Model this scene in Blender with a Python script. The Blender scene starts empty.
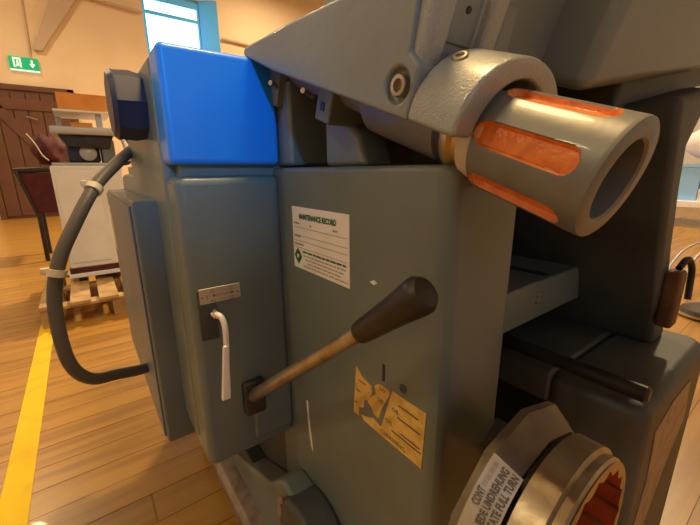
import bpy, bmesh, math, random
from mathutils import Vector, Matrix
random.seed(7)
scene = bpy.context.scene
COL = scene.collection

# ------------------------------------------------------------------ camera
HEYE = 0.9
FPX = 358.148                                   # focal length in pixels of a 700 px wide frame
RX = Vector((0.80303388, -0.15578857, 0.57520998))   # world X, Y, Z in (right, down, forward)
RY = Vector((-0.59586905, -0.19572341, 0.77886612))
RZ = Vector((-0.00875638, -0.9682057, -0.25000212))
def w(c): return Vector((RX.dot(c), RY.dot(c), RZ.dot(c)))
right, down, fwd = w(Vector((1, 0, 0))), w(Vector((0, 1, 0))), w(Vector((0, 0, 1)))
cam = bpy.data.objects.new('camera', bpy.data.cameras.new('camera'))
COL.objects.link(cam)
M4 = Matrix.Identity(4)
for i in range(3):
    M4[i][0], M4[i][1], M4[i][2] = right[i], -down[i], -fwd[i]
M4[2][3] = HEYE
cam.matrix_world = M4
cam.data.sensor_width = 36.0
cam.data.lens = FPX * 36 / 700
cam.data.clip_start = 0.01
scene.camera = cam

# ------------------------------------------------------------------ world, exposure, big lights
scene.view_settings.view_transform = 'Standard'
scene.view_settings.look = 'None'
scene.view_settings.gamma = 1
scene.view_settings.use_curve_mapping = False
scene.view_settings.exposure = -0.88
world = bpy.data.worlds.new('hall_world'); scene.world = world
world.use_nodes = True
world.node_tree.nodes['Background'].inputs[0].default_value = (0.42, 0.62, 1.0, 1)
world.node_tree.nodes['Background'].inputs[1].default_value = 0.6
WARM = (1.0, 0.76, 0.44)
def area(name, loc, target, size, power, color):
    l = bpy.data.lights.new(name, 'AREA'); l.shape = 'DISK'; l.size = size; l.energy = power; l.color = color
    o = bpy.data.objects.new(name, l); COL.objects.link(o); o.location = loc
    o.rotation_euler = (Vector(target) - Vector(loc)).to_track_quat('-Z', 'Y').to_euler()
    return o
LAMPS = [  # hanging hall lamps: place, power, where
    ((3.0, 5.2, 3.9), 760, 'behind the machine'), ((0.52, 0.42, 2.7), 70, 'straight above the milling machine'), ((-1.6, 7.2, 5.2), 190, 'near the brown door'),
    ((4.4, 8.2, 5.4), 210, 'near the window'), ((7.0, 1.2, 5.2), 420, 'above the white bench'), ((-3.0, 1.0, 4.6), 80, 'over the yellow line')]
for p, e, _ in LAMPS:
    area('hall_lamp_light', (p[0], p[1], p[2] - 0.06), (p[0], p[1], 0), 0.42, e, WARM if p[2] > 3 else (1.0, 0.66, 0.28))
# added blue fill light, set at an invented window behind the photographer
area('blue_fill_front', (-1.0, -3.85, 2.6), (-0.6, 0.6, 1.0), 1.6, 14, (0.12, 0.42, 1.0))
sl = bpy.data.lights.new('blue_spot_fill', 'SPOT'); sl.energy = 900; sl.color = (0.06, 0.46, 1.0); sl.spot_size = math.radians(6.4); sl.spot_blend = 1.0; sl.shadow_soft_size = 0.1  # added narrow blue spot aimed at the belt cover
so = bpy.data.objects.new('blue_spot_fill', sl); COL.objects.link(so); so.location = (-1.3, -3.9, 2.6)
so.rotation_euler = (Vector((0.165, 0.63, 1.035)) - Vector(so.location)).to_track_quat('-Z', 'Y').to_euler()

# ------------------------------------------------------------------ materials
def mat(name, col, rough=0.5, metal=0.0, var=0.0, vscale=8.0, col2=None, bump=0.0, bscale=60.0, emit=None, estr=0.0, coat=0.0, lo=0.45, hi=0.62, rand=0.0):
    m = bpy.data.materials.new(name); m.use_nodes = True
    n = m.node_tree.nodes; L = m.node_tree.links
    b = n['Principled BSDF']
    b.inputs['Base Color'].default_value = (*col, 1)
    b.inputs['Roughness'].default_value = rough
    b.inputs['Metallic'].default_value = metal
    b.inputs['Coat Weight'].default_value = coat
    tc = n.new('ShaderNodeTexCoord')
    out = None
    if col2 is not None:
        t = n.new('ShaderNodeTexNoise'); t.inputs['Scale'].default_value = vscale; t.inputs['Detail'].default_value = 6
        L.new(tc.outputs['Object'], t.inputs['Vector'])
        r = n.new('ShaderNodeValToRGB')
        r.color_ramp.elements[0].position = lo; r.color_ramp.elements[1].position = hi
        r.color_ramp.elements[0].color = (*col, 1); r.color_ramp.elements[1].color = (*col2, 1)
        L.new(t.outputs['Fac'], r.inputs['Fac']); out = r.outputs['Color']
        if rand:
            oi = n.new('ShaderNodeObjectInfo'); hs = n.new('ShaderNodeHueSaturation')
            mr = n.new('ShaderNodeMapRange'); mr.inputs[3].default_value = 1 - rand; mr.inputs[4].default_value = 1 + rand
            L.new(oi.outputs['Random'], mr.inputs[0]); L.new(mr.outputs[0], hs.inputs['Value']); L.new(out, hs.inputs['Color']); out = hs.outputs['Color']
        L.new(out, b.inputs['Base Color'])
    if bump:
        t2 = n.new('ShaderNodeTexNoise'); t2.inputs['Scale'].default_value = bscale; t2.inputs['Detail'].default_value = 3
        L.new(tc.outputs['Object'], t2.inputs['Vector'])
        bp = n.new('ShaderNodeBump'); bp.inputs['Strength'].default_value = bump; bp.inputs['Distance'].default_value = 0.004
        L.new(t2.outputs['Fac'], bp.inputs['Height']); L.new(bp.outputs['Normal'], b.inputs['Normal'])
    if emit:
        b.inputs['Emission Color'].default_value = (*emit, 1); b.inputs['Emission Strength'].default_value = estr
    return m
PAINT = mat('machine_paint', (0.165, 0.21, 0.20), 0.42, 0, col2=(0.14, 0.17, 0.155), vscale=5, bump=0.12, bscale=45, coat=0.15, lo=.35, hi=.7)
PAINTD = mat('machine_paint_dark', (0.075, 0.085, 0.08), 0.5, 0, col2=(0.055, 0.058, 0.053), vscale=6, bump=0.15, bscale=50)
PAINTL = mat('head_paint', (0.235, 0.285, 0.285), 0.4, 0, col2=(0.205, 0.24, 0.235), vscale=5, bump=0.15, bscale=60, coat=0.2, lo=.35, hi=.7)
CASTL = mat('collar_paint', (0.33, 0.37, 0.37), 0.3, 0, col2=(0.29, 0.32, 0.31), vscale=9, bump=0.45, bscale=420, coat=1.0)
CASTL.node_tree.nodes['Principled BSDF'].inputs['Coat Roughness'].default_value = 0.24
CASTL.node_tree.nodes['Principled BSDF'].inputs['Coat IOR'].default_value = 1.8
BLUE = mat('blue_glare_tint', (0.01, 0.30, 1.0), 0.4, 0, col2=(0.012, 0.26, 0.92), vscale=3, bump=0.06, bscale=40, coat=0.2)  # strong blue puts the glare on the belt cover into its colour
BLUEG = mat('blue_grey_paint', (0.16, 0.20, 0.27), 0.45, 0, col2=(0.14, 0.17, 0.22), vscale=4, bump=0.08, bscale=40)
NAVY = mat('navy_black_plastic', (0.018, 0.028, 0.06), 0.45, 0, bump=0.05, bscale=60)
BLACK = mat('black_rubber', (0.014, 0.012, 0.012), 0.42, 0, col2=(0.03, 0.026, 0.024), vscale=14, bump=0.05)
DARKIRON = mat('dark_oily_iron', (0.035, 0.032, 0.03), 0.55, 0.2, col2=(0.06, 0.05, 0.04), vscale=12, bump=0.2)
STEEL = mat('worn_steel', (0.50, 0.46, 0.40), 0.32, 0.85, col2=(0.36, 0.30, 0.23), vscale=30, bump=0.05, bscale=120)
CHROME = mat('chrome', (0.85, 0.85, 0.85), 0.12, 1.0)
GREYMETAL = mat('grey_sleeve', (0.19, 0.20, 0.195), 0.4, 0.05, col2=(0.16, 0.165, 0.155), vscale=25, bump=0.06, bscale=90, coat=0.1)
RUSTSTEEL = mat('bronzed_steel', (0.40, 0.34, 0.24), 0.34, 0.8, col2=(0.25, 0.19, 0.12), vscale=18, bump=0.08, bscale=100)
DARKRIM = mat('oiled_brown_rim', (0.16, 0.13, 0.09), 0.4, 0.5, col2=(0.10, 0.08, 0.06), vscale=18, bump=0.1)
BRIGHT = mat('white_glint_metal', (0.95, 0.95, 0.95), 0.25, 0.15)  # near-white base puts the window's reflection into the selector's colour
BRASS = mat('brass', (0.55, 0.42, 0.2), 0.35, 0.8)
CREAM = mat('cream_plastic', (0.68, 0.62, 0.46), 0.5)
ORANGE = mat('orange_paint', (0.85, 0.24, 0.02), 0.34, 0, col2=(0.72, 0.17, 0.012), vscale=60, bump=0.5, bscale=160, coat=0.4)
REDPAINT = mat('red_primer', (0.42, 0.075, 0.012), 0.5, 0, col2=(0.30, 0.05, 0.01), vscale=30, bump=0.2)
LABEL = mat('white_sticker', (0.92, 0.91, 0.87), 0.5, 0, col2=(0.87, 0.85, 0.79), vscale=20)
OLDLABEL = mat('yellowed_sticker', (0.80, 0.56, 0.16), 0.5, 0, col2=(0.66, 0.42, 0.10), vscale=60, bump=0.2, bscale=150)
PLATE = mat('engraved_plate', (0.52, 0.46, 0.36), 0.4, 0.3)
GREEN = mat('label_green', (0.01, 0.16, 0.06), 0.5)
INK = mat('label_ink', (0.12, 0.11, 0.085), 0.6)
FAINT = mat('faint_ink', (0.36, 0.33, 0.27), 0.6)
BROWN = mat('brown_wood', (0.16, 0.075, 0.03), 0.6, 0, col2=(0.10, 0.045, 0.02), vscale=20, bump=0.2)
HOSE = mat('grey_hose_rubber', (0.11, 0.10, 0.088), 0.5, 0, bump=0.08, bscale=90)
WORN = mat('bare_worn_metal', (0.36, 0.29, 0.24), 0.45, 0.4, col2=(0.25, 0.2, 0.16), vscale=30)
WALL = mat('cream_wall_paint', (0.80, 0.63, 0.44), 0.8, 0, col2=(0.77, 0.59, 0.40), vscale=1.2, bump=0.1, bscale=20)
WALLB = mat('darker_wall_paint', (0.55, 0.43, 0.33), 0.8)
DOORM = mat('brown_door_paint', (0.125, 0.05, 0.028), 0.5, 0, col2=(0.10, 0.04, 0.024), vscale=3, bump=0.1)
FRAMEB = mat('daylight_blue_trim', (0.12, 0.55, 1.0), 0.5)  # bright blue stands for the daylight glow on frame and reveal
WALLW = mat('white_wall_paint', (0.72, 0.73, 0.74), 0.8)
FRAMEW = mat('white_frame_paint', (0.75, 0.78, 0.8), 0.5)
WHITE = mat('white_enamel', (0.82, 0.84, 0.90), 0.4, 0, col2=(0.76, 0.77, 0.82), vscale=5)
MAROON = mat('maroon_fabric', (0.09, 0.014, 0.022), 0.8, 0, col2=(0.06, 0.01, 0.016), vscale=14, bump=0.3)
PALLETM = mat('pallet_wood', (0.52, 0.34, 0.16), 0.7, 0, col2=(0.38, 0.24, 0.1), vscale=9, bump=0.2, rand=.15)
CARD = mat('orange_cardboard', (0.78, 0.33, 0.07), 0.7, 0, col2=(0.70, 0.28, 0.06), vscale=6)
TRAY = mat('grey_tray_metal', (0.46, 0.48, 0.52), 0.4, 0.3)
STRIPE = mat('yellow_line_paint', (0.82, 0.56, 0.003), 0.65, 0, col2=(0.68, 0.42, 0.01), vscale=9, lo=.5, hi=.75)
LAMPM = mat('lamp_glass', (0.9, 0.8, 0.6), 0.4, emit=(1, .75, .4), estr=6)
# floor boards: streaks run along X
WOOD = mat('floor_boards', (0.43, 0.225, 0.045), 0.32, 0, col2=(0.31, 0.15, 0.028), vscale=3, bump=0.0, rand=.06, coat=.1)
nt = WOOD.node_tree
mp = nt.nodes.new('ShaderNodeMapping'); mp.inputs['Scale'].default_value = (0.5, 7, 1)
tn = [k for k in nt.nodes if k.type == 'TEX_NOISE'][0]
tcn = [k for k in nt.nodes if k.type == 'TEX_COORD'][0]
oi = [k for k in nt.nodes if k.type == 'OBJECT_INFO'][0]
nt.links.new(tcn.outputs['Object'], mp.inputs['Vector'])
tn.noise_dimensions = '4D'
mul = nt.nodes.new('ShaderNodeMath'); mul.operation = 'MULTIPLY'; mul.inputs[1].default_value = 40
nt.links.new(oi.outputs['Random'], mul.inputs[0]); nt.links.new(mul.outputs[0], tn.inputs['W'])
nt.links.new(mp.outputs['Vector'], tn.inputs['Vector'])

# ------------------------------------------------------------------ builders (mesh data in world coordinates, origin moved to the part's centre)
WL = {}
def link(name, verts, faces, m, parent=None, bev=0.0, smooth=False, segs=2, mats=None, fmat=None, base=False):
    verts = [Vector(v) for v in verts]
    lo = Vector([min(v[i] for v in verts) for i in range(3)]); hi = Vector([max(v[i] for v in verts) for i in range(3)])
    c = (lo + hi) / 2
    if base: c.z = lo.z
    me = bpy.data.meshes.new(name)
    me.from_pydata([tuple(v - c) for v in verts], [], faces)
    bm = bmesh.new(); bm.from_mesh(me); bmesh.ops.recalc_face_normals(bm, faces=bm.faces[:]); bm.to_mesh(me); bm.free()
    for k in (mats or [m]): me.materials.append(k)
    if fmat: me.polygons.foreach_set('material_index', fmat)
    if smooth: me.polygons.foreach_set('use_smooth', [True] * len(me.polygons))
    o = bpy.data.objects.new(name, me); COL.objects.link(o)
    if parent is not None:
        o.parent = parent; o.location = c - WL[parent]
    else: o.location = c
    WL[o] = c
    if smooth:
        me.set_sharp_from_angle(angle=math.radians(38))
    if bev > 0:
        md = o.modifiers.new('bevel', 'BEVEL'); md.width = bev; md.segments = segs; md.limit_method = 'ANGLE'; md.angle_limit = math.radians(35)
        me.polygons.foreach_set('use_smooth', [True] * len(me.polygons))
        wn = o.modifiers.new('wn', 'WEIGHTED_NORMAL'); wn.keep_sharp = False
    return o
def empty(name, loc, label, cat, group=None):
    o = bpy.data.objects.new(name, None); COL.objects.link(o); o.location = loc; WL[o] = Vector(loc)
    o.empty_display_size = 0.05
    return tag(o, label, cat, group)
def tag(o, label, cat, group=None):
    o['label'] = label; o['category'] = cat
    if group: o['group'] = group
    return o
def struct(o): o['kind'] = 'structure'; return o
def prism(name, pts, axis, a, b, m, parent=None, bev=0.0, xf=None, segs=2, **kw):
    """polygon pts (in the two other axes) swept along axis from a to b"""
    def P(p, t):
        if axis == 0: v = (t, p[0], p[1])
        elif axis == 1: v = (p[0], t, p[1])
        else: v = (p[0], p[1], t)
        return xf(v) if xf else v
    n = len(pts)
    vs = [P(p, a) for p in pts] + [P(p, b) for p in pts]
    fs = [list(range(n)), list(range(2 * n - 1, n - 1, -1))] + [[i, (i + 1) % n, n + (i + 1) % n, n + i] for i in range(n)]
    return link(name, vs, fs, m, parent, bev, segs=segs, **kw)
def box(name, x0, x1, y0, y1, z0, z1, m, parent=None, bev=0.0, xf=None, segs=2, **kw):
    return prism(name, [(x0, y0), (x1, y0), (x1, y1), (x0, y1)], 2, z0, z1, m, parent, bev, xf, segs, **kw)
def frame_of(axis):
    a = Vector(axis).normalized(); h = Vector((0, 0, 1)) if abs(a.z) < .9 else Vector((1, 0, 0))
    u = a.cross(h).normalized(); return a, u, a.cross(u)
def lathe(name, prof, org, axis, m, parent=None, n=48, closed=False, **kw):
    a, u, v = frame_of(axis); org = Vector(org); vs = []; fs = []
    for r, t in prof:
        for k in range(n):
            g = 2 * math.pi * k / n
            vs.append(org + a * t + u * (r * math.cos(g)) + v * (r * math.sin(g)))
    q = len(prof)
    for i in range(q - 1 if not closed else q):
        j = (i + 1) % q
        for k in range(n): fs.append([i * n + k, i * n + (k + 1) % n, j * n + (k + 1) % n, j * n + k])
    if not closed:
        if prof[0][0] > 1e-5: fs.append(list(range(n)))
        if prof[-1][0] > 1e-5: fs.append(list(range((q - 1) * n, q * n)))
    return link(name, vs, fs, m, parent, smooth=True, **kw)
def cyl(name, p, q, r, m, parent=None, r2=None, n=32, ch=0.0, **kw):
    p, q = Vector(p), Vector(q); L = (q - p).length; r2 = r if r2 is None else r2
    pr = [(r, 0), (r2, L)] if not ch else [(r - ch, 0), (r, ch), (r2, L - ch), (r2 - ch, L)]
    return lathe(name, pr, p, q - p, m, parent, n, **kw)
def smooth_path(pts, k=10):
    pts = [Vector(p) for p in pts]; P = [2 * pts[0] - pts[1]] + pts + [2 * pts[-1] - pts[-2]]; out = []
    for i in range(1, len(P) - 2):
        for j in range(k):
            t = j / k; a, b, c, d = P[i - 1], P[i], P[i + 1], P[i + 2]
            out.append(0.5 * ((2 * b) + (c - a) * t + (2 * a - 5 * b + 4 * c - d) * t * t + (3 * b - a - 3 * c + d) * t ** 3))
    return out + [pts[-1]]
def tube(name, pts, r, m, parent=None, n=14, rr=None, **kw):
    vs = []; fs = []; up = None
    for i, p in enumerate(pts):
        t = (pts[min(i + 1, len(pts) - 1)] - pts[max(i - 1, 0)]).normalized()
        if up is None: _, up, _ = frame_of(t)
        up = (up - t * up.dot(t)).normalized(); s = t.cross(up); R = rr[i] if rr else r
        for k in range(n):
            g = 2 * math.pi * k / n; vs.append(p + up * (R * math.cos(g)) + s * (R * math.sin(g)))
    for i in range(len(pts) - 1):
        for k in range(n): fs.append([i * n + k, i * n + (k + 1) % n, (i + 1) * n + (k + 1) % n, (i + 1) * n + k])
    fs += [list(range(n)), list(range((len(pts) - 1) * n, len(pts) * n))]
    return link(name, vs, fs, m, parent, smooth=True, **kw)
def text_mesh(s, size, bold=0.0):
    c = bpy.data.curves.new('t', 'FONT'); c.body = s; c.size = size; c.resolution_u = 2; c.offset = bold
    o = bpy.data.objects.new('t', c); COL.objects.link(o)
    dg = bpy.context.evaluated_depsgraph_get(); me = bpy.data.meshes.new_from_object(o.evaluated_get(dg))
    vs = [v.co.copy() for v in me.vertices]; fs = [list(p.vertices) for p in me.polygons]
    bpy.data.objects.remove(o); bpy.data.curves.remove(c); bpy.data.meshes.remove(me)
    return vs, fs
def text(name, s, size, fn, m, parent, width=None, bold=0.0):
    """flat lettering laid on a surface: fn(x, y) gives the point on the surface"""
    vs, fs = text_mesh(s, size, bold)
    wd = max(v.x for v in vs); k = (width / wd) if width else 1
    return link(name, [fn(v.x * k, v.y) for v in vs], fs, m, parent)

# ================================================================== THE HALL
floor = struct(box('floor', -4, 12, -4, 10.0, -0.15, -0.004, WOOD))
rows, bw = 56, 0.105
proto = None
for r in range(rows):
    off = random.uniform(0, 2.4); x = -2.6 - off
    for k in range(5):
        x0, x1 = x + k * 2.45, x + (k + 1) * 2.45 - 0.004
        if x1 < -1.6 or x0 > 6.8: continue
        # only boards that can be seen from around the machine
        y = -0.35 + r * bw
        if proto is None:
            o = box('plank', 0, 2.446, 0, bw - 0.002, -0.012, 0.0, WOOD, floor); proto = o
        else:
            o = proto.copy(); COL.objects.link(o)
        o.location = Vector(((x0 + x1) / 2, y + bw / 2, random.uniform(-0.0006, 0.0) - 0.006)) - WL[floor]
WY = 10.0
# far wall with window opening x 1.76..3.32, z 3.52..4.95
wx0, wx1, wz0, wz1 = 1.74, 3.40, 3.50, 4.92
wall_back = struct(prism('wall_back', [(-4, 0), (12, 0), (12, 6.2), (-4, 6.2)], 1, WY + .35, WY + .36, WALL))
def wallpiece(x0, x1, z0, z1): return x0, x1, z0, z1
vs = []; fs = []
for (x0, x1, z0, z1) in ((-4, wx0, -0.1, 6.2), (wx1, 12, -0.1, 6.2), (wx0, wx1, -0.1, wz0), (wx0, wx1, wz1, 6.2)):
    b0 = len(vs)
    for y in (WY, WY + .35): vs += [(x0, y, z0), (x1, y, z0), (x1, y, z1), (x0, y, z1)]
    fs += [[b0 + i for i in q] for q in ((0, 1, 2, 3), (7, 6, 5, 4), (0, 4, 5, 1), (1, 5, 6, 2), (2, 6, 7, 3), (3, 7, 4, 0))]
bpy.data.objects.remove(wall_back); 
wall_back = struct(link('wall_back', vs, fs, WALL))
struct(box('wall_left', -4.2, -4.0, -4, 10, -0.1, 6.2, WALLW))
struct(box('wall_right', 12.0, 12.2, -4, 10, -0.1, 6.2, WALLW))
struct(box('wall_front', -4, 12, -4.2, -4.0, -0.1, 6.2, WALLW))
struct(box('ceiling', -4.2, 12.2, -4.2, 10.3, 6.2, 6.35, WALLW))
# window
SKY = mat('window_daylight', (0.5, 0.7, 1.0), 0.3, emit=(0.22, 0.58, 1.0), estr=12.0)
win = struct(bpy.data.objects.new('window_1', None)); COL.objects.link(win); win.location = (2.5, WY, wz0); WL[win] = Vector((2.5, WY, wz0))
px0, px1, pz0, pz1 = 1.84, 2.98, 3.62, 4.42
box('pane', px0, px1, WY + .31, WY + .325, pz0, pz1, SKY, win)
for a, b, c, d in ((wx0, px0, wz0, wz1), (px1, px1 + .06, wz0, wz1), (px0, px1, wz0, pz0), (px0, px1, pz1, pz1 + .08), (px0, px1, pz1 + .30, wz1)):
    box('window_frame', a, b, WY + .28, WY + .34, c, d, FRAMEB, win, .006)
box('pane', px0, px1, WY + .31, WY + .325, pz1 + .08, pz1 + .30, SKY, win)
prism('window_reveal', [(wx1, WY + .002), (wx1, WY + .33), (px1 + .06, WY + .33), (px1 + .06, WY + .25)], 2, wz0, wz1, FRAMEB, win)
# added glowing window behind the photographer, made up to go with the blue fill
w2 = struct(bpy.data.objects.new('added_window', None)); COL.objects.link(w2); w2.location = (-1, -4, 1.8); WL[w2] = Vector((-1, -4, 1.8))
box('pane', -1.75, -.25, -3.99, -3.98, 1.8, 3.4, mat('added_window_glow', (.5, .7, 1), .3, emit=(.3, .6, 1), estr=1.5), w2)
for a, b, c, d in ((-1.83, -1.75, 1.72, 3.48), (-.25, -.17, 1.72, 3.48), (-1.75, -.25, 1.72, 1.8), (-1.75, -.25, 3.4, 3.48)): box('window_frame', a, b, -4.0, -3.94, c, d, FRAMEW, w2)
# door
door = struct(bpy.data.objects.new('door_1', None)); COL.objects.link(door); door.location = (-.5, WY, 0); WL[door] = Vector((-.5, WY, 0))
box('door_leaf', -1.25, .13, WY - .05, WY, 0, 2.48, DOORM, door, .01)
for a, b, c, d in ((-1.35, -1.25, 0, 2.56), (.10, .22, 0, 2.56), (-1.35, .22, 2.46, 2.56)):
    box('door_frame', a, b, WY - .09, WY, c, d, DOORM, door, .01)
for i in range(6):
    box('board', -1.24 + i * .225, -1.03 + i * .225, WY - .075, WY - .05, .05, 2.42, DOORM, door, .006)
prism('door_brace', [(-1.2, 2.2), (-1.05, 2.3), (.02, .75), (-.1, .62)], 1, WY - .10, WY - .075, DOORM, door, .006)
box('door_ledge', -1.24, .1, WY - .10, WY - .075, 2.1, 2.3, DOORM, door, .006)
cyl('door_handle', (-.62, WY - .14, 1.98), (-.45, WY - .14, 1.93), .012, CHROME, door)
# plain right end of the wall base next to the door
struct(box('baseboard_back', .22, 12, WY - .03, WY, 0, .14, FRAMEW))
# exit sign
SIGNG = mat('exit_sign_green', (0.0, 0.35, 0.16), 0.4, emit=(0.0, 0.55, 0.24), estr=0.75)
SIGNW = mat('exit_sign_white', (0.8, 0.9, 0.9), 0.4, emit=(0.65, 1, 0.95), estr=0.9)
sg = empty('exit_sign', (-.48, WY - .04, 2.83), 'green lit exit sign with running figure on cream wall above brown door', 'sign')
box('panel', -.70, -.26, WY - .06, WY, 2.85, 3.07, SIGNG, sg, .008)
box('light_strip', -.70, -.26, WY - .065, WY - .005, 2.82, 2.845, SIGNW, sg)
yS = WY - .062
prism('arrow', [(-.375, 3.03), (-.345, 3.03), (-.345, 2.96), (-.315, 2.96), (-.36, 2.89), (-.405, 2.96), (-.375, 2.96)], 1, yS - .004, yS + .004, SIGNW, sg)
prism('doorway', [(-.64, 3.05), (-.52, 3.05), (-.52, 2.88), (-.545, 2.88), (-.545, 3.02), (-.615, 3.02), (-.615, 2.88), (-.64, 2.88)], 1, yS - .004, yS + .004, SIGNW, sg)
prism('running_figure', [(-.585, 3.01), (-.565, 3.01), (-.56, 2.97), (-.55, 2.93), (-.56, 2.885), (-.575, 2.92), (-.60, 2.885), (-.61, 2.895), (-.59, 2.94)], 1, yS - .004, yS + .004, SIGNW, sg)
# conduit to the sign, darker wedge built for a shaded band, pipe run
o = tube('conduit', smooth_path([(-.27, WY - .02, 6.2), (-.30, WY - .02, 4.6), (-.33, WY - .02, 3.8), (-.36, WY - .02, 3.07)]), .016, WALLB)
tag(o, 'thin cable conduit running down the wall to the exit sign', 'conduit')
o = prism('shade_wedge', [(-.30, 3.22), (-.16, 3.22), (.60, 4.35), (.75, 6.2), (.22, 6.2), (.12, 4.2)], 1, WY - .10, WY, WALLB, None, .02)
tag(o, 'tapering wedge standing in for a shaded band on cream wall above the exit sign', 'shade wedge')
for z, rr in ((4.10, .035), (3.35, .02)):
    o = cyl('wall_pipe', (3.45, WY - .05, z), (12, WY - .05, z - .3), rr, WALLB)
    tag(o, 'thick painted pipe along the wall right of the window' if rr > .03 else 'thin painted pipe below the thick one on the back wall', 'pipe')
o = cyl('ceiling_pipe', (-4, WY - .06, 4.62), (1.72, WY - .06, 4.30), .03, WALLB)
tag(o, 'painted pipe running along the wall left of the window', 'pipe')
# hall lamps
for i, (p, e, where) in enumerate(LAMPS):
    lp = empty('hanging_lamp', (p[0], p[1], p[2]), 'round hanging hall lamp with warm light ' + where, 'lamp', 'hanging hall lamps')
    lathe('lamp_shade', [(.03, .30), (.05, .22), (.16, .16), (.27, 0), (.26, 0), (.15, .145), (.0, .15)], p, (0, 0, 1), PAINTD, lp, 24)
    lathe('lamp_lens', [(0, .0), (.2, .0), (.2, .015), (0, .015)], (p[0], p[1], p[2] - .02), (0, 0, 1), LAMPM, lp, 24)
    cyl('cord', (p[0], p[1], p[2] + .29), (p[0], p[1], 6.2), .008, BLACK, lp, n=8)
# yellow floor line
o = box('floor_line', -.318, -.248, .2, 2.75, 0.0, .0015, STRIPE); tag(o, 'yellow painted line on the wooden floor', 'floor marking')

# ================================================================== THE MILLING MACHINE
T = math.radians(19.5)
HD = Vector((0, -math.cos(T), -math.sin(T))); HU = Vector((0, -math.sin(T), math.cos(T))); HO = Vector((.337, .208, .926))
def head(v): return HO + Vector((v[0], 0, 0)) + HD * v[1] + HU * v[2]      # (x, s toward the front, u up) of the tilted head
mm = empty('milling_machine', (.45, .7, 0), 'large grey green milling machine with tilted head filling the picture', 'machine')
Y1 = .629
# --- column and housings
col = prism('column', [(.30, .245), (.312, .233), (.43, .233), (.45, .26), (.45, .62), (.30, .68)], 2, .0, .905, PAINT, mm, .012, segs=3)
box('gearbox_housing', .122, .305, Y1, 1.46, .333, .893, PAINT, mm, .016, segs=4)
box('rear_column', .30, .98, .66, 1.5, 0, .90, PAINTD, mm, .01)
box('top_gap_strip', .138, .44, .65, 1.4, .88, .915, PAINT, mm)
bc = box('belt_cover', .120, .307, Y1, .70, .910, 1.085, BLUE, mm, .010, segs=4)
box('side_housing', .118, .307, .69, 1.12, .36, 1.082, PAINT, mm, .012, segs=3)
box('upper_housing', .309, .455, .59, 1.3, .908, 1.05, PAINT, mm, .008)
box('latch_block', .255, .30, .70, .78, 1.083, 1.10, BLUEG, mm, .004)
# round end cap
oc = lathe('motor_end_cap', [(0, 0), (.054, .0), (.060, .007), (.058, .012), (.060, .036), (.056, .054), (0, .056)], (.066, .80, 1.016), (1, 0, 0), NAVY, mm, 8)
# electric box
eb = box('electric_box', .074, .136, .80, 1.45, .30, .845, PAINT, mm, .006)
box('box_lid', .070, .074, .815, 1.44, .31, .835, BLUEG, eb, .0015)
box('rating_plate', .0685, .0705, 1.34, 1.42, .66, .80, CREAM, eb)
# hose with two clips
hp = smooth_path([(.125, 1.12, .955), (.085, 1.02, .925), (.03, .95, .873), (-.018, .90, .80), (-.055, .88, .728), (-.075, .88, .64), (-.073, .88, .525), (-.045, .90, .463), (.005, .93, .44), (.055, .96, .42), (.10, 1.0, .40)], 10)
hose = tube('hose', hp, .0125, HOSE, mm, 16)
for i in (21, 42):
    d = (hp[i + 1] - hp[i - 1]).normalized()
    lathe('hose_clip', [(.0128, -.007), (.0165, -.007), (.0165, .007), (.0128, .007)], hp[i], d, CREAM, hose, 20, closed=True)
    sd = d.cross(Vector((0, 1, 0))).normalized()
    q = hp[i] + sd * -.019
    box('clip_tail', q.x - .006, q.x + .006, q.y - .006, q.y + .006, q.z - .006, q.z + .006, CREAM, hose, .002)
# --- base
prism('base_web', [(.45, .0), (.45, .26), (.585, .27), (.66, .20), (1.05, .03), (1.4, .0)], 0, .245, .302, PAINT, mm, .01)
prism('base_foot', [(.20, .0), (.255, .0), (.255, .055), (.212, .045), (.20, .03)], 1, .40, 1.5, WORN, mm, .004)
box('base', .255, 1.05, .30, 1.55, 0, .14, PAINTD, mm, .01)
gc = []
for k in range(25): g = math.pi * (k / 24) - .15; gc.append((.50 + .085 * math.cos(g), .19 + .085 * math.sin(g)))
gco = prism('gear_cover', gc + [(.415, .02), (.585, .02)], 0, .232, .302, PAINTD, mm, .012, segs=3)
pp = [(.553, .262), (.568, .25), (.58, .225), (.583, .19), (.575, .15), (.565, .14), (.568, .19), (.56, .215), (.563, .235), (.55, .246)]
prism('worn_patch', pp, 0, .2312, .235, WORN, gco)
# --- lever on the gearbox
lv = cyl('lever_rod', (.214, .632, .456), (.2245, .285, .727), .0125, STEEL, mm, r2=.0098)
a0, a1 = Vector((.2252, .287, .7255)), Vector((.2418, .208, .7925))
ax = (a1 - a0); Lg = ax.length
lathe('grip', [(.0, .0), (.0125, .0), (.0135, .004), (.0165, Lg * .55), (.0195, Lg * .86), (.0192, Lg * .93), (.015, Lg * .985), (0, Lg)], a0, ax, BLACK, lv, 40)
sk = box('lever_socket', .196, .240, Y1 - .016, Y1 + .01, .425, .498, DARKIRON, mm, .006)
box('socket_boss', .215, .30, Y1 - .008, Y1 + .01, .36, .47, PAINT, mm, .006)
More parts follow.
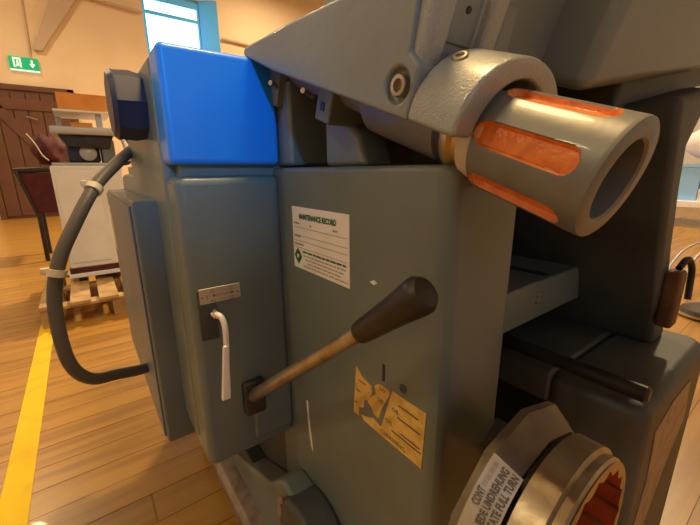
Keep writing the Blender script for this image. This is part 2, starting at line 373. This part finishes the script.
# --- chrome selector with its plate
sp = box('selector_backing', .134, .165, Y1 - .003, Y1 + .002, .605, .70, PAINTD, mm, .002)
pl = box('selector_plate', .137, .209, Y1 - .007, Y1 - .003, .675, .703, PLATE, mm, .001)
yp = Y1 - .0075
def onplate(x, y): return (.137 + x, yp, .675 + y)
for s, x, y, sz in (('12', .017, .0185, .0085), ('22', .050, .0185, .0085), ('2', .010, .0095, .0085), ('43', .018, .0015, .0085), ('22', .050, .0015, .0085)):
    text('lettering', s, sz, lambda a, b, x=x, y=y: onplate(x + a, y + b), INK, pl)
for x, y in ((.004, .0125), (.0665, .0125)):
    lathe('rivet', [(.0016, 0), (.0012, .0012), (0, .0014)], onplate(x, y), (0, -1, 0), INK, pl, 10)
link('arrow_mark', [onplate(*q) for q in ((.020, .0135), (.026, .0165), (.026, .0142), (.054, .0142), (.054, .0165), (.060, .0135), (.054, .0105), (.054, .0128), (.026, .0128), (.026, .0105))], [list(range(10))], INK, pl)
for x0, x1, y in ((.030, .048, .0212), (.031, .049, .0046)):
    link('print_line', [onplate(x0, y), onplate(x1, y), onplate(x1, y + .002), onplate(x0, y + .002)], [[0, 1, 2, 3]], FAINT, pl)
sh = lathe('selector_hub', [(.0, .0), (.009, 0), (.0095, .012), (.007, .019), (0, .021)], (.158, Y1 - .002, .657), (0, -1, 0), CHROME, mm, 28)
hp2 = smooth_path([(.158, Y1 - .018, .658), (.163, Y1 - .03, .655), (.166, Y1 - .036, .638), (.165, Y1 - .037, .60), (.161, Y1 - .037, .56)], 8)
tube('selector_arm', hp2, .005, BRIGHT, sh, 16)
prism('selector_blade', [(.1585, .605), (.1685, .605), (.1630, .50), (.1465, .50)], 1, Y1 - .043, Y1 - .034, BRIGHT, sh, .003)
# --- stickers on the column side
XS = .2992
def side(y, z, k=0.0): return (XS - k, y, z)
y0, y1_, z0, z1 = .578, .4065, .729, .8392        # left, right, bottom, top
st = box('maintenance_sticker', XS, .301, y1_, y0, z0, z1, LABEL, mm)
W, Ht = y0 - y1_, z1 - z0
def onst(x, y): return (XS - .0006, y0 - x, z0 + y)
text('lettering', 'MAINTENANCE RECORD', .0125, lambda a, b: onst(.026 + a, Ht - .020 + b), GREEN, st, width=W - .058, bold=.0006)
for (x, y, wd) in ((.006, Ht - .030, .020), (.06, Ht - .031, .007), (.13, Ht - .030, .012), (.006, Ht - .053, .022), (.006, Ht - .067, .032)):
    link('print_line', [onst(x, y), onst(x + wd, y), onst(x + wd, y + .0030), onst(x, y + .0030)], [[0, 1, 2, 3]], FAINT, st)
for y in (Ht - .036, Ht - .050, Ht - .060, Ht - .072):
    link('print_line', [onst(.006, y), onst(W - .004, y), onst(W - .004, y + .0009), onst(.006, y + .0009)], [[0, 1, 2, 3]], FAINT, st)
for i, (xa, xb) in enumerate(((.034, W - .006), (.036, W - .008), (.042, W - .014), (.048, W - .022), (.034, W - .004))):
    y = .031 - i * .0062; x = xa
    while x < xb:
        l = min(random.uniform(.006, .016), xb - x); h = .0032 if i == 0 else .002
        link('print_line', [onst(x, y), onst(x + l, y), onst(x + l, y + h), onst(x, y + h)], [[0, 1, 2, 3]], GREEN if i == 0 else FAINT, st); x += l + .002
em = []
for k in range(40):
    g = 2 * math.pi * k / 40; r = .0105 + .0022 * (1 if k % 10 in (0, 1, 9) else 0)
    em.append(onst(.017 + r * math.cos(g), .0225 + r * 1.1 * math.sin(g)))
link('emblem', em, [list(range(40))], GREEN, st)
link('emblem_mark', [(p[0] - .0004, p[1], p[2]) for p in (onst(.013, .023), onst(.017, .027), onst(.021, .025), onst(.021, .021), onst(.018, .020), onst(.017, .017), onst(.015, .019))], [list(range(7))], LABEL, st)
# torn yellowed sticker
def u0(y): return (y[0], y[1])
ys = empty_part = None
ts = prism('torn_sticker', [(.392, .608), (.376, .597), (.3545, .592), (.354, .580), (.362, .565), (.372, .560), (.374, .545), (.385, .54), (.385, .524), (.399, .523)], 0, XS, .301, OLDLABEL, mm)
def ontorn(y, z): return (XS - .0005, y, z)
prism('torn_piece', [(.348, .598), (.338, .605), (.3165, .606), (.3165, .598), (.328, .577), (.335, .560), (.338, .548), (.349, .549), (.354, .556), (.364, .562), (.356, .574), (.345, .585)], 0, XS, .301, OLDLABEL, ts)
prism('torn_piece', [(.311, .608), (.2505, .609), (.2545, .524), (.333, .523), (.372, .523), (.380, .529), (.362, .535), (.350, .541), (.333, .536), (.324, .565)], 0, XS, .301, OLDLABEL, ts)
for s, y, z, sz in (('DO', .338, .5965, .0085), ('OB', .342, .577, .0095), ('OB', .311, .578, .0095), ('OIL', .324, .553, .0105), ('CLEANING', .334, .528, .0105)):
    text('lettering', s, sz, lambda a, b, y=y, z=z: ontorn(y - a, z + b), INK, ts)
for ya, yb, z in ((.385, .368, .587), (.390, .380, .568), (.395, .388, .545), (.298, .262, .592), (.30, .258, .5725), (.292, .258, .551), (.31, .256, .545)):
    link('print_line', [ontorn(ya, z), ontorn(yb, z), ontorn(yb, z + .0022), ontorn(ya, z + .0022)], [[0, 1, 2, 3]], INK, ts)
# scratches, oil hole, plugs
prism('paint_chip', [(.556, .455), (.551, .455), (.549, .42), (.541, .372), (.538, .345), (.544, .352), (.551, .385)], 0, XS, .3005, LABEL, mm)
prism('paint_chip', [(.360, .752), (.352, .756), (.345, .753), (.352, .749)], 0, XS, .3005, LABEL, mm)
lathe('plug_screw', [(.0065, 0), (.0055, .002), (.003, .002), (.003, .0006), (0, .0006)], (.3, .2915, .622), (-1, 0, 0), PAINTD, mm, 20)
prism('oil_streak', [(.332, .64), (.327, .64), (.327, .615), (.332, .613)], 0, XS, .3005, NAVY, mm)
lathe('plug_screw', [(.0045, 0), (.004, .003), (0, .003)], (.1345, .75, .45), (-1, 0, 0), CREAM, mm, 16)

# --- right side: cavity, table, pillar, knee
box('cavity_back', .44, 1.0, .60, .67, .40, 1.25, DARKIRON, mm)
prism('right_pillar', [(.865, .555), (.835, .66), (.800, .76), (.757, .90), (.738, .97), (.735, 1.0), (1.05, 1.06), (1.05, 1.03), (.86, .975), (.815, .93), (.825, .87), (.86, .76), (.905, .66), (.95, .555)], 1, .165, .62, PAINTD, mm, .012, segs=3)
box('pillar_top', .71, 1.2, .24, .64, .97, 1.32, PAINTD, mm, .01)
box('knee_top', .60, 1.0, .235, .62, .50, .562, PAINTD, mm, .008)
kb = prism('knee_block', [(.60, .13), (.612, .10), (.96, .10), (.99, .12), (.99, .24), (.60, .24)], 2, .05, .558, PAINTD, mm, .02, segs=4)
prism('scraped_patch', [(.66, .50), (.74, .52), (.86, .515), (.90, .42), (.80, .34), (.72, .22), (.66, .30), (.68, .40)], 1, .0985, .1005, WORN, kb)
prism('knee_web', [(.205, .40), (.235, .40), (.235, .545), (.165, .556), (.19, .50)], 0, .62, .66, PAINT, mm, .006)
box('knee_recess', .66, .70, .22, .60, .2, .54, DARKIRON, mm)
kr = cyl('way_wiper', (.60, .42, .588), (.60, .104, .588), .0125, BLACK, mm, ch=.004)
tb = box('work_table', .40, .895, .30, .60, .622, .697, PAINT, mm, .005)
for x, z in ((.655, .672), (.655, .660)): lathe('plug_screw', [(.006, 0), (.005, .003), (0, .003)], (x, .30, z), (0, -1, 0), STEEL, tb, 14)
for x in (.55, .70): box('table_slot', x, x + .02, .31, .6, .6965, .6985, BLACK, tb)
cyl('table_stop', (.885, .315, .69), (.885, .315, .71), .012, STEEL, tb, ch=.003)
kn = lathe('table_knob', [(.0, .0), (.03, .0), (.034, .006), (.034, .03), (.028, .04), (0, .042)], (.897, .33, .65), (1, 0, 0), BLACK, tb, 28)
lathe('knob_hub', [(.012, .0), (.012, .012), (0, .012)], (.939, .33, .65), (1, 0, 0), STEEL, kn, 16)
bl = box('hanging_latch', .845, .885, .140, .166, .605, .715, BROWN, mm, .006)
tube('latch_hook', smooth_path([(.86, .15, .72), (.885, .145, .735), (.905, .14, .715), (.91, .138, .68), (.90, .135, .655)]), .0055, BLACK, bl)
for p in ((.845, .1640, .90), ): pass

# --- lower handwheel drum
RC = Vector((.322, 0, .546))
lathe('drum_boss', [(.0, .0), (.028, .0), (.028, .11), (.0, .11)], (RC.x + .112, .130, RC.z - .03), (0, 1, 0), PAINTD, mm, 48)
fl = lathe('drum_flange', [(.08, 0), (.102, .0), (.120, .022), (.120, .030), (.08, .030)], (RC.x, .119, RC.z), (0, 1, 0), DARKRIM, mm, 12, closed=True)
lathe('drum_groove', [(.09, 0), (.096, 0), (.096, .012), (.09, .012)], (RC.x, .110, RC.z), (0, 1, 0), BLACK, mm, 64, closed=True)
dr = lathe('drum', [(.088, 0), (.096, 0), (.099, .003), (.099, .010), (.1035, .0125), (.1035, .036), (.09, .038)], (RC.x, .076, RC.z), (0, 1, 0), RUSTSTEEL, mm, 96, closed=True)
# scalloped red inside
nsc, per = 20, 8; n = nsc * per; vs = []; fs = []
for lay, (yy, kk) in enumerate(((.0755, 1), (.0755, 0), (.118, 0))):
    for k in range(n):
        g = 2 * math.pi * k / n; t = (k % per) / per
        rr = .097 if kk else .0865 - .007 * abs(math.sin(math.pi * t)) + .004
        vs.append((RC.x + rr * math.cos(g), yy, RC.z + rr * math.sin(g)))
for a in (0, 1):
    for k in range(n): fs.append([a * n + k, a * n + (k + 1) % n, (a + 1) * n + (k + 1) % n, (a + 1) * n + k])
fs.append([2 * n + k for k in range(n)])
link('scalloped_bore', vs, fs, None, dr, mats=[RUSTSTEEL, REDPAINT], fmat=[0] * n + [1] * (n + 1))
# instruction strip around the flange cone: ring angle from the left side upwards, axial from the front edge
def cone(th, t, lift=.0):
    y = .119 + t; r = (.102 + .018 * min(1, t / .022)) + lift
    return (RC.x - r * math.cos(th), y - lift * .7, RC.z + r * math.sin(th))
tA, tB = math.radians(8), math.radians(61); NS = 20
vs = []; fs = []
for lay, lf in enumerate((.0006, .003)):
    for i in range(NS + 1):
        th = tA + (tB - tA) * i / NS
        vs += [cone(th, -.001, lf), cone(th, .0225, lf)]
Q = 2 * (NS + 1)
for i in range(NS):
    a = 2 * i
    fs += [[a, a + 2, a + 3, a + 1], [Q + a, Q + a + 1, Q + a + 3, Q + a + 2], [a, Q + a, Q + a + 2, a + 2], [a + 1, a + 3, Q + a + 3, Q + a + 1]]
fs += [[0, 1, Q + 1, Q], [Q - 2, 2 * Q - 2, 2 * Q - 1, Q - 1]]
ls = link('instruction_strip', vs, fs, PLATE, fl)
def onstrip(x, y): return cone(tA + x / .112, y, .0034)
for s, x, y, wd in (('CONT', .062, .0155, .014), ('JEDE UMDREHUNG', .050, .0084, .050), ('ROTATE FULL TURN', .043, .0012, .058)):
    text('lettering', s, .0075, lambda a, b, x=x, y=y: onstrip(x + a, y + b), INK, ls, width=wd, bold=.0003)
for x0, x1 in ((.0775, .082), (.083, .087), (.089, .0935), (.0945, .099)):
    link('print_line', [onstrip(x0, .0165), onstrip(x1, .0165), onstrip(x1, .0195), onstrip(x0, .0195)], [[0, 1, 2, 3]], FAINT, ls)

# --- tilted head
oa = prism('overarm', [(-.475, .006), (-.475, .018), (-.447, .027), (-.32, .064), (-.2, .095), (-.14, .118), (-.10, .122), (-.082, .122), (-.074, .058), (-.056, .048), (-.056, .0), (-.07, .0), (-.20, .0), (-.36, .0)], 0, -.077, .075, PAINTL, mm, .009, segs=3, xf=lambda v: head((v[0], v[1], v[2])))
# collar: half round clamp on the shaft
cp = [(-.0765, .0)]
for k in range(33):
    g = math.pi * (1 - k / 32); cp.append((.004 + .0805 * math.cos(g), .012 + .061 * math.sin(g)))
cp += [(.0845, -.01), (.058, -.01)]
for k in range(17):
    g = math.pi * k / 16; cp.append((.004 + .054 * math.cos(g), .0 + .054 * math.sin(g)))
prism('collar', cp, 1, -.058, .003, CASTL, mm, .005, segs=3, xf=lambda v: head(v))
# raised pad with side ribs above the collar
bs = prism('boss', [(-.070, -.13), (-.0725, -.068), (-.066, -.060), (-.046, -.060), (-.043, -.072), (.001, -.072), (.004, -.060), (.026, -.060), (.036, -.070), (.036, -.14)], 2, .045, .122, CASTL, mm, .004, segs=3, xf=lambda v: head(v))
pd = box('pad', -.0425, .0005, -.075, -.070, .07, .121, PAINTL, bs, .003, xf=lambda v: head(v))
lathe('plug_screw', [(.0035, 0), (.003, .002), (0, .002)], head((-.019, -.0705, .100)), HD, DARKIRON, mm, 12)
# large counterbored screw in the overarm side, small screw in the collar
cut = cyl('cutter', head((-.10, -.080, .027)), head((-.068, -.080, .027)), .0160, DARKIRON, n=40)
md = oa.modifiers.new('hole', 'BOOLEAN'); md.object = cut; md.solver = 'EXACT'
oa.modifiers.move(len(oa.modifiers) - 1, 0)
bpy.context.view_layer.update()
for k in [k for k in oa.modifiers if k.name != 'hole']: k.show_viewport = False
me2 = bpy.data.meshes.new_from_object(oa.evaluated_get(bpy.context.evaluated_depsgraph_get()))
for k in oa.modifiers: k.show_viewport = True
oa.modifiers.remove(md); oa.data = me2; bpy.data.objects.remove(cut)
lathe('socket_screw', [(.0105, -.0095), (.0105, -.002), (.0095, .0), (.006, .0), (.006, -.006), (0, -.006)], head((-.077, -.079, .0275)), (-1, 0, 0), STEEL, oa, 24)
phi = math.radians(38); nn = (Vector((-math.sin(phi), 0, 0)) + HU * math.cos(phi))
lathe('socket_screw', [(.0075, -.002), (.0075, .003), (.0065, .004), (.004, .004), (.004, .0), (0, .0)], head((.004 - .0765 * math.sin(phi), -.042, .012 + .0600 * math.cos(phi))), nn, STEEL, mm, 24)
# head body to the right of the collar
hb = prism('head_body', [(.17, .058), (.19, .06), (.535, .128), (.80, .20), (.80, .36), (.17, .30)], 1, -.42, -.022, PAINTL, mm, .03, segs=5, xf=lambda v: head(v))
prism('head_web', [(.03, .04), (.20, .055), (.20, .30), (.03, .22)], 1, -.42, -.09, PAINTL, mm, .01, segs=3, xf=lambda v: head(v))
box('head_neck', .06, .30, -.40, -.12, -.06, .07, DARKIRON, mm, .01, xf=lambda v: head(v))
# arbor shaft and rings
HOa = HO
lathe('arbor_shaft', [(.024, -.46), (.024, -.19), (.036, -.185), (.040, -.178), (.040, -.052)], HO, HD, GREYMETAL, mm, 48)
lathe('seal_ring', [(.0415, -.052), (.0415, -.040)], HO, HD, BLACK, mm, 48)
lathe('brass_ring', [(.043, -.040), (.0445, -.037), (.0445, -.030), (.040, -.027), (.040, -.020)], HO, HD, BRASS, mm, 48)
lathe('pale_ring', [(.0415, -.020), (.043, -.018), (.043, .004)], HO, HD, CREAM, mm, 48)
# big slotted sleeve
NT, NSs, R0, Ls = 420, 110, .0475, .106
slots = [math.radians(80 + 60 * k) for k in range(6)]
def sdf(g, s):
    best = 1
    for c in slots:
        d = (g - c + math.pi) % (2 * math.pi) - math.pi
        a = d * R0; b = max(.012 - s, 0, s - .083)
        best = min(best, math.hypot(a, b) - .0112)
    return best
vs = []; bf = []; of = {}
def spos(g, s, r): return head((-r * math.sin(g), s, r * math.cos(g)))
for i in range(NSs + 1):
    s = Ls * i / NSs
    for k in range(NT):
        g = 2 * math.pi * k / NT; d = sdf(g, s)
        dep = .006 * max(0, min(1, -d / .0012)); rr = R0 + .0015 * (s / Ls) - dep
        vs.append(spos(g, s, rr))
grp = {c: [] for c in range(6)}
for i in range(NSs):
    for k in range(NT):
        f = [i * NT + k, i * NT + (k + 1) % NT, (i + 1) * NT + (k + 1) % NT, (i + 1) * NT + k]
        g = 2 * math.pi * (k + .5) / NT; s = Ls * (i + .5) / NSs
        if sdf(g, s) < 0:
            j = min(range(6), key=lambda c: abs((g - slots[c] + math.pi) % (2 * math.pi) - math.pi)); grp[j].append(f)
        else: bf.append(f)
base = len(vs)
# front face, bore
prof = [(.0485, Ls + .0025), (.046, Ls + .004), (.034, Ls + .004), (.032, Ls + .002), (.030, Ls - .05)]
for r, s in prof:
    for k in range(NT): vs.append(spos(2 * math.pi * k / NT, s, r))
prev = NSs * NT
for i in range(len(prof)):
    cur = base + i * NT
    for k in range(NT): bf.append([prev + k, prev + (k + 1) % NT, cur + (k + 1) % NT, cur + k])
    prev = cur
bf.append([prev + k for k in range(NT)]); bf.append([k for k in range(NT)])
slv = link('slotted_sleeve', vs, bf, GREYMETAL, mm, smooth=True)
for c in range(6):
    ids = sorted({i for f in grp[c] for i in f}); mpp = {a: b for b, a in enumerate(ids)}
    link('slot', [vs[i] for i in ids], [[mpp[i] for i in f] for f in grp[c]], ORANGE, slv, smooth=True)
lathe('drive_end', [(.0, .06), (.018, .06), (.018, .09), (.016, .094), (.008, .094), (.008, .07), (0, .07)], HO, HD, DARKIRON, slv, 24)
# hardware below the overarm
b1 = box('clamp_bracket', -.035, .03, -.29, -.25, -.050, .01, PAINT, mm, .004, xf=lambda v: head(v))
box('bracket_hole', -.0362, -.034, -.275, -.265, -.034, -.022, BLACK, b1, xf=lambda v: head(v))
box('clamp_bracket', -.04, .03, -.46, -.41, -.060, .01, PAINT, mm, .004, xf=lambda v: head(v))
box('slide_way', -.02, .06, -.46, -.18, -.012, .012, NAVY, mm, .002, xf=lambda v: head(v))
for s, u in ((-.42, -.03), (-.31, -.022)):
    cyl('pin', head((-.03, s, u)), head((-.055, s + .012, u + .008)), .004, STEEL, mm, n=12)
prism('casting_nose', [(.42, .905), (.53, .905), (.53, .99), (.47, .975), (.44, .95)], 0, .34, .40, PAINTL, mm, .01)

# ================================================================== LEFT BACKGROUND
# pallet
pa = empty('wooden_pallet', (.15, 3.1, 0), 'wooden pallet under the white machine cabinet', 'pallet')
for y in (2.66, 3.08, 3.50):
    for x in (-.30, .06, .42): box('block', x, x + .10, y, y + .10, .022, .10, PALLETM, pa, .003)
    box('bearer', -.30, .52, y, y + .10, .10, .118, PALLETM, pa, .002)
for x in (-.30, .06, .42): box('bottom_board', x, x + .10, 2.66, 3.60, 0, .022, PALLETM, pa, .002)
for i in range(6): box('top_board', -.30 + i * .147, -.30 + i * .147 + .105, 2.64, 3.62, .118, .14, PALLETM, pa, .003)
# cabinet
cy0, cy1 = 3.12, 3.55
cb_ = empty('machine_cabinet', (.05, 3.3, .14), 'white machine cabinet with maroon plinth strip standing on a pallet', 'cabinet')
box('cabinet_body', -.135, .27, cy0, cy1, .24, .945, WHITE, cb_, .012)
box('plinth_strip', -.142, .278, cy0 - .008, cy1, .205, .24, MAROON, cb_, .004)
box('plinth', -.15, .285, cy0 - .016, cy1, .175, .205, WHITE, cb_, .004)
for x in (-.10, .08, .22): box('foot', x, x + .045, cy0 + .03, cy0 + .09, .14, .175, BLACK, cb_)
box('cabinet_door', -.115, .12, cy0 - .006, cy0, .28, .91, WHITE, cb_, .003)
for z in (.58, .63, .68, .73): box('vent_slot', .16, .25, cy0 - .003, cy0, z, z + .018, PAINT, cb_)
# bench machine on the cabinet
gm = empty('bench_grinder', (.06, 3.3, .945), 'small dark bench machine with grey tray on the white cabinet', 'machine')
box('machine_base', -.12, .26, 3.14, 3.5, .945, .965, TRAY, gm, .004)
box('machine_body', -.03, .16, 3.2, 3.45, .965, 1.14, NAVY, gm, .02)
prism('hood', [(-.06, 1.145), (.25, 1.145), (.22, 1.06), (-.02, 1.07)], 1, 3.14, 3.4, BLACK, gm, .006)
box('tray', -.095, .265, 3.10, 3.5, 1.145, 1.195, TRAY, gm, .01)
box('side_housing', .17, .25, 3.16, 3.4, .965, 1.12, BLUEG, gm, .008)
lathe('spindle_disc', [(0, 0), (.05, 0), (.05, .02), (.02, .03), (0, .03)], (.09, 3.2, 1.03), (0, -1, 0), TRAY, gm, 28)
box('shelf_post', .165, .20, 3.14, 3.18, 1.195, 1.29, TRAY, gm, .003)
box('shelf', -.06, .25, 3.10, 3.5, 1.285, 1.298, WHITE, gm, .003)
box('shelf_post', -.06, -.03, 3.44, 3.48, 1.195, 1.29, TRAY, gm, .003)
cyl('lever', (.30, 3.16, 1.15), (.33, 3.12, .98), .012, TRAY, gm, n=14)
tube('cable', smooth_path([(.26, 3.2, 1.17), (.33, 3.2, 1.14), (.36, 3.2, 1.05), (.33, 3.2, .97), (.27, 3.2, .955)]), .011, NAVY, gm)
def carton(name, x0, x1, y0, y1, z0, z1, label):
    t = empty(name, ((x0 + x1) / 2, (y0 + y1) / 2, z0), label, 'box')
    box('carton_body', x0, x1, y0, y1, z0, z1 - .006, CARD, t, .003)
    xm = (x0 + x1) / 2
    box('flap', x0, xm - .002, y0, y1, z1 - .006, z1, CARD, t, .001); box('flap', xm + .002, x1, y0, y1, z1 - .006, z1, CARD, t, .001)
carton('cardboard_box', -.03, .245, 3.13, 3.45, 1.298, 1.405, 'orange cardboard box on the top shelf of the bench machine')
carton('carton', .02, .14, 3.14, 3.30, 1.195, 1.225, 'small flat orange carton lying in the grey tray')
# chair with maroon jacket
ch = empty('work_chair', (-.35, 5.1, 0), 'dark framed chair with maroon back beside the brown door', 'chair')
for x, y in ((-.37, 4.85), (-.17, 4.85), (-.37, 5.3), (-.17, 5.3)): cyl('leg', (x - .01, y, 0), (x, y, .5), .020, BLACK, ch, n=12)
box('seat', -.38, -.12, 4.84, 5.32, .50, .58, MAROON, ch, .02)
box('backrest', -.18, -.10, 4.84, 5.32, .58, .98, MAROON, ch, .02)
for y in (4.80, 5.31):
    prism('side_panel', [(-.46, .90), (-.37, .50), (-.12, .50), (-.12, .90)], 1, y, y + .035, MAROON, ch, .008)
    cyl('armrest', (-.49, y + .01, .92), (-.12, y + .01, .94), .026, BLACK, ch, n=14, ch=.008)
    cyl('arm_post', (-.47, y - .012, .92), (-.375, y - .012, .48), .014, BLACK, ch, n=12)
vs = []; fs = []; nu, nv = 22, 36       # jacket: bunched folds over the back of the chair
for i in range(nu + 1):
    a = i / nu; e = math.sin(math.pi * (.12 + .80 * a)) ** .55
    for j in range(nv):
        g = 2 * math.pi * j / nv
        fo = 1 + .05 * math.sin(5 * g + 7 * a) + .03 * math.sin(9 * g - 11 * a) - .05 * math.sin(2 * math.pi * a * 1.5 + 2 * g)
        vs.append((-.19 + .02 * a + .15 * e * fo * math.cos(g), 5.06 + .24 * e * fo * math.sin(g), .985 + (.29 + .03 * math.sin(2 * g + 1)) * a))
for i in range(nu):
    for j in range(nv): fs.append([i * nv + j, i * nv + (j + 1) % nv, (i + 1) * nv + (j + 1) % nv, (i + 1) * nv + j])
fs += [list(range(nv)), [nu * nv + j for j in range(nv)]]
jk = link('jacket', vs, fs, MAROON, None, smooth=True); tag(jk, 'maroon jacket bunched over the back of the chair', 'jacket')
tube('drawstring', smooth_path([(-.33, 4.81, 1.27), (-.28, 4.79, 1.18), (-.24, 4.79, 1.07), (-.2, 4.80, 1.02)]), .005, CREAM, jk)

# ================================================================== RIGHT BACKGROUND
REDC = mat('red_crate_plastic', (0.6, 0.12, 0.06), 0.5); BLUC = mat('light_blue_plastic', (0.25, 0.52, 0.95), 0.5); BAG = mat('white_bag', (0.75, 0.75, 0.82), 0.6)
tbw = empty('work_bench', (8.0, 1.1, 0), 'white low bench at the far right behind the machine', 'table')
box('bench_top', 7.4, 8.6, .3, 2.6, .30, .40, WHITE, tbw, .01)
for x in (7.48, 8.45):
    for y in (.38, 2.45): box('leg', x, x + .08, y, y + .08, 0, .30, WHITE, tbw)
def crate(name, x0, x1, y0, y1, z0, z1, m, label, cat='crate'):
    t = empty(name, ((x0 + x1) / 2, (y0 + y1) / 2, z0), label, cat)
    k = .03
    box('crate_bottom', x0, x1, y0, y1, z0, z0 + k, m, t)
    for a in ((x0, x0 + k, y0, y1), (x1 - k, x1, y0, y1), (x0 + k, x1 - k, y0, y0 + k), (x0 + k, x1 - k, y1 - k, y1)): box('crate_side', *a, z0 + k, z1, m, t)
    for a in ((x0 - .015, x0, y0, y1), (x0, x1, y0 - .015, y0)): box('crate_rim', *a, z1 - .05, z1, m, t)
crate('plastic_crate', 7.5, 8.1, 1.30, 1.75, .40, .95, BLUC, 'light blue plastic crate on the white bench at far right')
crate('plastic_tub', 7.5, 8.1, .55, 1.25, .58, .85, REDC, 'orange red plastic tub on the white bench at far right')
crate('storage_tray', 7.45, 8.1, .5, 1.28, .40, .58, BAG, 'pale tray under the orange red tub')
vs = []; fs = []
for i in range(13):
    a = i / 12
    for j in range(16):
        g = 2 * math.pi * j / 16; r = .42 * math.sin(math.pi * (a * .88 + .06)) ** .7 * (1 + .08 * math.sin(4 * g + 3 * a))
        vs.append((7.8 + r * .7 * math.cos(g), 1.1 + r * 1.2 * math.sin(g), .95 + .62 * a))
for i in range(12):
    for j in range(16): fs.append([i * 16 + j, i * 16 + (j + 1) % 16, (i + 1) * 16 + (j + 1) % 16, (i + 1) * 16 + j])
fs += [list(range(16)), [192 + j for j in range(16)]]
o = link('plastic_bag', vs, fs, BAG, None, smooth=True); tag(o, 'pale plastic bag heaped above the crates at far right', 'bag')
# foot pedal and cable on the floor
fp = empty('foot_pedal', (3.0, .36, 0), 'dark oval foot pedal on the wooden floor at the right edge', 'pedal')
lathe('pedal_base', [(.0, 0), (.10, .0), (.12, .02), (.11, .05), (.07, .07), (0, .075)], (2.98, .36, 0), (0, 0, 1), DARKIRON, fp, 32)
lathe('pedal_rim', [(.121, .012), (.13, .012), (.13, .026), (.121, .026)], (2.98, .36, 0), (0, 0, 1), STEEL, fp, 32, closed=True)
for i, (dy, rr) in enumerate(((0, .012), (.12, .010))):
    o = tube('power_cable', smooth_path([(3.9, .62 + dy, .02), (4.15, .66 + dy, .06), (4.45, .64 + dy, .16), (4.7, .55 + dy, .2), (5.0, .40 + dy, .05), (5.4, .2 + dy, .012)]), rr, TRAY)
    tag(o, ('thicker' if i == 0 else 'thinner') + ' pale looped cable on the floor behind the machine pillar', 'cable')
